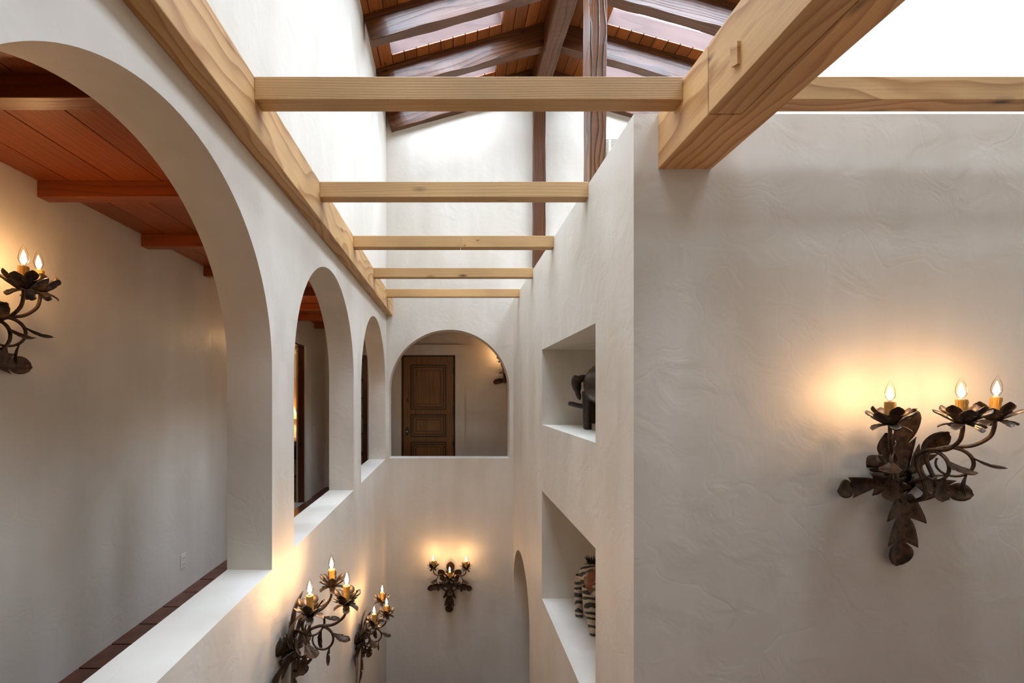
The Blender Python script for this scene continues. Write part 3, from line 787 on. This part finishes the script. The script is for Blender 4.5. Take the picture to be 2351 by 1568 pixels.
def put(name, me, parent, mw, solid=0.0016):
    o = bpy.data.objects.new(name, me); COL.objects.link(o); o.parent = parent; o.matrix_local = mw
    if solid: s = o.modifiers.new('solid', 'SOLIDIFY'); s.thickness = solid; s.offset = 0
    return o
T = Matrix.Translation
def R(a, ax): return Matrix.Rotation(a, 4, ax)

def sconce(loc, facing, arms, label, seed=0):
    """loc: point on the wall at the plate; local x along the wall, y out of it, z up. arms: flower bases in local metres."""
    rng = random.Random(seed)
    root = empty('wall_sconce', loc); root.rotation_euler = (0, 0, facing)
    tag(root, label, 'sconce', 'iron candle sconces')
    pl = link('back_plate', lathe('back_plate', [(0.001, 0.016), (0.05, 0.014), (0.058, 0.006), (0.06, 0.0)], 24), M['iron'], root)
    pl.matrix_local = R(-PI / 2, 'X') @ Matrix.Diagonal((1, 1.5, 1, 1))
    # body leaves
    def lf(kind, ang, tilt, pos, roll=0.0, sc=1.0, nm='leaf'):
        j = rng.uniform(-0.05, 0.05)
        mw = T(pos) @ R(ang + j, 'Y') @ R(-tilt, 'X') @ R(roll, 'Z') @ Matrix.Diagonal((sc, sc, sc, 1))
        return put(nm, LM[kind], root, mw)
    lf('drop', PI, -0.02, (0, 0.04, -0.075), PI, 1.0, 'drop_leaf')
    lf('crest', 0.0, -0.05, (0, 0.035, 0.0), 0, 1.0, 'crest_leaf')
    for s in (-1, 1):
        lf('upper', s * 0.52, 0.0, (s * 0.03, 0.04, 0.02))
        lf('side', s * 1.78, -0.3, (s * 0.04, 0.05, -0.01))
        lf('apron', s * 1.0, -0.25, (s * 0.03, 0.05, 0.03), 0, 1.0)
        lf('apron', s * 2.35, -0.6, (s * 0.02, 0.07, 0.0))
        lf('apron', s * 1.9, -0.9, (s * 0.01, 0.09, -0.03), 0, 0.85)
    lf('apron', PI + 0.25, -0.75, (0.0, 0.06, 0.05), PI, 0.9)
    lf('upper', 0.12, -0.75, (0, 0.05, 0.0), 0, 0.75)
    for (fx, fy, fz) in arms:
        # arm: out of the body, level run, then up into the flower
        d = Vector((fx, fy, 0)); Rr = d.length; d.normalize()
        zl = fz - 0.14
        pts = [d * 0.04 + Vector((0, 0.035, -0.11)), d * (0.10 + 0.1 * Rr) + Vector((0, 0.02, -0.05)), d * (0.30 * Rr) + Vector((0, 0.015, zl - 0.05)),
               d * (0.52 * Rr) + Vector((0, 0, zl)), d * (0.78 * Rr) + Vector((0, 0, zl + 0.012)), d * (0.95 * Rr) + Vector((0, 0, zl + 0.055)),
               d * Rr + Vector((0, 0, fz - 0.035)), Vector((fx, fy, fz))]
        sp = spline(pts, 7)
        v, f = tube('arm', sp, [0.0095 - 0.002 * k / len(sp) for k in range(len(sp))], 10)
        # scroll curling back under the arm
        cr = 0.075
        cc = d * (0.60 * Rr) + Vector((0, 0, zl - cr))
        sc_ = []
        for q in range(25):
            an = PI / 2 - 5.1 * q / 24; rr = cr * (1 - 0.28 * q / 24)
            sc_.append(cc + d * (rr * math.cos(an)) + Vector((0, 0, rr * math.sin(an))))
        v2, f2 = tube('s', sc_, [0.0085 - 0.004 * q / 24 for q in range(25)], 8)
        b = len(v); V = v + v2; Fc = f + [tuple(i + b for i in q) for q in f2]
        arm = link('arm', mesh('arm', V, Fc), M['iron'], root, smooth=0.9)
        # leaves on the scroll
        side = Vector((-d.y, d.x, 0))
        for q, fl_, scl in ((5, 0.5, 0.95), (11, 1.2, 0.9), (16, 0.8, 0.85)):
            an = PI / 2 - 5.1 * q / 24
            tang = (d * math.sin(an) + Vector((0, 0, -math.cos(an)))).normalized()
            nrm = (d * math.cos(an) + Vector((0, 0, math.sin(an)))).normalized()
            bx = tang.cross(nrm) * -1
            z_ = tang; y_ = nrm; x_ = y_.cross(z_)
            m = Matrix(((x_.x, y_.x, z_.x, sc_[q].x), (x_.y, y_.y, z_.y, sc_[q].y), (x_.z, y_.z, z_.z, sc_[q].z), (0, 0, 0, 1)))
            put('leaf', LM['small'], arm, m @ R(-0.35, 'X') @ Matrix.Diagonal((scl * 1.2, scl, scl, 1)))
        # flower: eight petals, five sepals, cup, wax sleeve, bulb
        base = Vector((fx, fy, fz)); o0 = rng.random()
        put('bobeche', BOB, arm, T(base), 0)
        for k in range(8):
            an = o0 + 2 * PI * k / 8 + rng.uniform(-0.12, 0.12)
            tl = (0.35 if k % 2 else 0.68) + rng.uniform(-0.08, 0.08)
            put('petal', PETM if k % 2 == 0 else PET, arm, T(base) @ R(an, 'Z') @ T((0, 0.015, 0.0)) @ R(-tl - 0.08, 'X') @ Matrix.Diagonal((1.12, 1.12, 1.12, 1)))
        for k in range(5):
            an = o0 + 0.4 + 2 * PI * k / 5 + rng.uniform(-0.15, 0.15)
            put('sepal', SEP, arm, T(base) @ R(an, 'Z') @ T((0, 0.008, -0.004)) @ R(-1.75 + rng.uniform(-0.15, 0.15), 'X'))
        lean = R(rng.uniform(-0.04, 0.04), 'X') @ R(rng.uniform(-0.04, 0.04), 'Y')
        put('candle_sleeve', CND, arm, T(base + Vector((0, 0, 0.004))) @ lean, 0)
        bl = T(base + Vector((0, 0, 0.004))) @ lean @ T((0, 0, 0.102))
        put('socket', SOC, arm, bl, 0)
        put('bulb', BLB, arm, bl @ R(rng.random() * 6, 'Z'), 0)
        put('filament', FIL, arm, bl, 0)
    return root
def to_local(loc, facing, pts):
    inv = (T(loc) @ R(facing, 'Z')).inverted()
    return [tuple(inv @ Vector(p)) for p in pts]
def place(loc, facing, pts, label, seed):
    return sconce(loc, facing, to_local(loc, facing, pts), label, seed)
# facing: local +y points out of the wall
place((2.27, YN, E - 0.424), PI, [(2.03, 2.12, E - 0.14), (2.513, 2.12, E - 0.118), (2.27, 2.034, E - 0.128)],
      'three-light iron leaf sconce on the wide wall below the scarfed beam', 1)
place((XL, 2.74, E - 1.53), -PI / 2, [(-0.791, 2.549, E - 1.226), (-0.769, 2.926, E - 1.226), (-0.634, 2.74, E - 1.2525)],
      'iron leaf sconce on the stairwell wall below the middle arch sill', 2)
place((XL, 4.82, E - 2.6), -PI / 2, [(-0.78, 4.57, E - 2.3), (-0.78, 5.07, E - 2.3), (-0.69, 4.82, E - 2.33)],
      'iron leaf sconce on the stairwell wall below the third arch, nearest the far corner', 3)
place((-0.036, D, E - 2.86), PI, [(-0.277, 6.734, E - 2.555), (0.205, 6.734, E - 2.565), (-0.03, 6.64, E - 2.684)],
      'iron leaf sconce on the far stairwell wall below its arched opening', 4)
place((XH, 2.06, E + 0.20), -PI / 2, [(-2.04, 1.83, E + 0.49), (-2.04, 2.264, E + 0.507), (-1.95, 2.08, E + 0.477)],
      'iron leaf sconce on the hall wall seen through the large first arch', 5)
place((1.07, YD, E + 0.28), PI, [(0.85, YD - 0.22, E + 0.585), (1.29, YD - 0.22, E + 0.585), (1.07, YD - 0.31, E + 0.5)],
      'iron leaf sconce on the corridor wall beside the panelled door', 6)
place((XH, 5.35, E + 0.20), -PI / 2, [(-2.04, 5.12, E + 0.49), (-2.04, 5.58, E + 0.49), (-1.95, 5.35, E + 0.46)],
      'iron leaf sconce on the hall wall behind the pier of the first two arches', 7)

# ------------------------------------------------------------------ carved animals in the niches
def blob(name, pieces, vox, mat, parent=None, smooth_it=6):
    """pieces: ('e', centre, radii, euler) ellipsoids or ('t', pts, radii) limbs, fused to one surface"""
    V, Fc = [], []
    for pc in pieces:
        b = len(V)
        if pc[0] == 'e':
            bm = bmesh.new(); bmesh.ops.create_uvsphere(bm, u_segments=20, v_segments=14, radius=1.0)
            mw = T(pc[1]) @ (Matrix.Rotation(pc[3][2], 4, 'Z') @ Matrix.Rotation(pc[3][1], 4, 'Y') @ Matrix.Rotation(pc[3][0], 4, 'X') if len(pc) > 3 else Matrix.Identity(4)) @ Matrix.Diagonal((*pc[2], 1))
            bm.verts.ensure_lookup_table()
            V += [mw @ v.co for v in bm.verts]; Fc += [tuple(v.index + b for v in f.verts) for f in bm.faces]; bm.free()
        else:
            sp = spline(pc[1], 6); n = len(sp); m_ = len(pc[2]) - 1
            rad = []
            for i in range(n):
                q = i / (n - 1) * m_; k = min(int(q), m_ - 1); rad.append(pc[2][k] + (pc[2][k + 1] - pc[2][k]) * (q - k))
            v, f = tube('t', sp, rad, 14)
            V += v; Fc += [tuple(i + b for i in q) for q in f]
    o = link(name, mesh(name, V, Fc), mat, parent)
    r = o.modifiers.new('fuse', 'REMESH'); r.mode = 'VOXEL'; r.voxel_size = vox; r.use_smooth_shade = True
    s = o.modifiers.new('soft', 'SMOOTH'); s.iterations = smooth_it; s.factor = 0.5
    return o
# dark elephant, seen from behind; floor of niche z = E-0.315
nz = E - 0.315
el = empty('carved_elephant', (1.33, 3.9, nz)); tag(el, 'dark carved wooden elephant standing in the upper niche', 'figurine')
blob('body', [('e', (0.0, -0.02, 0.40), (0.205, 0.27, 0.195)), ('e', (0.0, 0.26, 0.43), (0.12, 0.13, 0.14)),
    ('t', [(-0.115, 0.18, 0.34), (-0.122, 0.18, 0.18), (-0.124, 0.18, 0.0)], [0.06, 0.043, 0.041]),
    ('t', [(0.115, 0.18, 0.34), (0.12, 0.18, 0.18), (0.12, 0.18, 0.0)], [0.06, 0.043, 0.041]),
    ('t', [(-0.085, -0.2, 0.34), (-0.09, -0.21, 0.18), (-0.09, -0.21, 0.0)], [0.07, 0.046, 0.042]),
    ('t', [(0.1, -0.2, 0.34), (0.1, -0.21, 0.18), (0.1, -0.21, 0.0)], [0.07, 0.046, 0.042]),
    ('t', [(0.0, 0.36, 0.40), (0.0, 0.43, 0.28), (0.0, 0.42, 0.12), (0.02, 0.46, 0.04)], [0.055, 0.045, 0.032, 0.022])], 0.011, M['carved'], el)
def ear(s):
    o = blob('ear', [('e', (s * 0.205, 0.24, 0.405), (0.045, 0.022, 0.088), (0, s * 0.18, 0)), ('e', (s * 0.19, 0.235, 0.315), (0.026, 0.02, 0.06), (0, s * 0.3, 0)), ('e', (s * 0.165, 0.235, 0.455), (0.07, 0.024, 0.035), (0, s * 0.25, 0))], 0.008, M['carved'], el)
    return o
ear(-1); ear(1)
for s in (-1, 1):
    blob('tusk', [('t', [(s * 0.06, 0.30, 0.20), (s * 0.14, 0.33, 0.205), (s * 0.22, 0.35, 0.225), (s * 0.25, 0.35, 0.228)], [0.024, 0.024, 0.023, 0.02])], 0.007, M['carved'], el, 3)
# striped zebra with rust saddle; niche floor z = E-2.115
zz = E - 2.115
ze = empty('carved_zebra', (1.31, 4.1, zz)); tag(ze, 'painted zebra figure with rust-red saddle in the lower niche', 'figurine')
blob('body', [('e', (0.02, 0.0, 0.42), (0.13, 0.27, 0.125)), ('e', (0.0, 0.19, 0.41), (0.12, 0.12, 0.12)), ('e', (0.02, -0.2, 0.42), (0.115, 0.12, 0.125)),
    ('t', [(-0.085, 0.22, 0.40), (-0.11, 0.24, 0.28), (-0.108, 0.25, 0.14), (-0.10, 0.255, 0.0)], [0.06, 0.042, 0.038, 0.040]),
    ('t', [(0.08, 0.22, 0.40), (0.10, 0.22, 0.2), (0.10, 0.22, 0.0)], [0.06, 0.040, 0.038]),
    ('t', [(-0.06, 0.0, 0.38), (-0.075, -0.02, 0.24), (-0.07, -0.06, 0.12), (-0.06, -0.08, 0.0)], [0.09, 0.066, 0.05, 0.042]),
    ('t', [(0.09, -0.2, 0.38), (0.1, -0.2, 0.2), (0.1, -0.2, 0.0)], [0.06, 0.040, 0.038]),
    ('t', [(0.02, -0.26, 0.46), (0.03, -0.36, 0.58), (0.03, -0.42, 0.67)], [0.085, 0.065, 0.055]),
    ('t', [(0.03, -0.40, 0.69), (0.03, -0.50, 0.64), (0.03, -0.58, 0.59)], [0.058, 0.048, 0.036]),
    ('e', (-0.01, -0.40, 0.75), (0.018, 0.012, 0.035)), ('e', (0.07, -0.40, 0.75), (0.018, 0.012, 0.035))], 0.010, M['zebra'], ze, 4)
blob('saddle', [('e', (0.02, -0.04, 0.435), (0.152, 0.13, 0.122))], 0.010, M['rust_red'], ze, 3)
Vt, Ft = [], []
rngz = random.Random(5)
for k in range(60):
    x0, y0 = rngz.uniform(-0.03, 0.03), rngz.uniform(-0.03, 0.03)
    tipv = Vector((x0 * 1.6 - 0.012, y0 * 1.8, 0.045 + rngz.uniform(-0.015, 0.03)))
    v, f = tube('h', [(x0, y0, -0.02), (x0 * 1.2, y0 * 1.3, 0.02), tuple(tipv)], [0.004, 0.0032, 0.0006], 5)
    b = len(Vt); Vt += v; Ft += [tuple(i + b for i in q) for q in f]
tf = link('tail_tuft', mesh('tail_tuft', Vt, Ft), M['black'], ze); tf.location = (0.0, 0.2, 0.525); tf['kind'] = 'stuff'
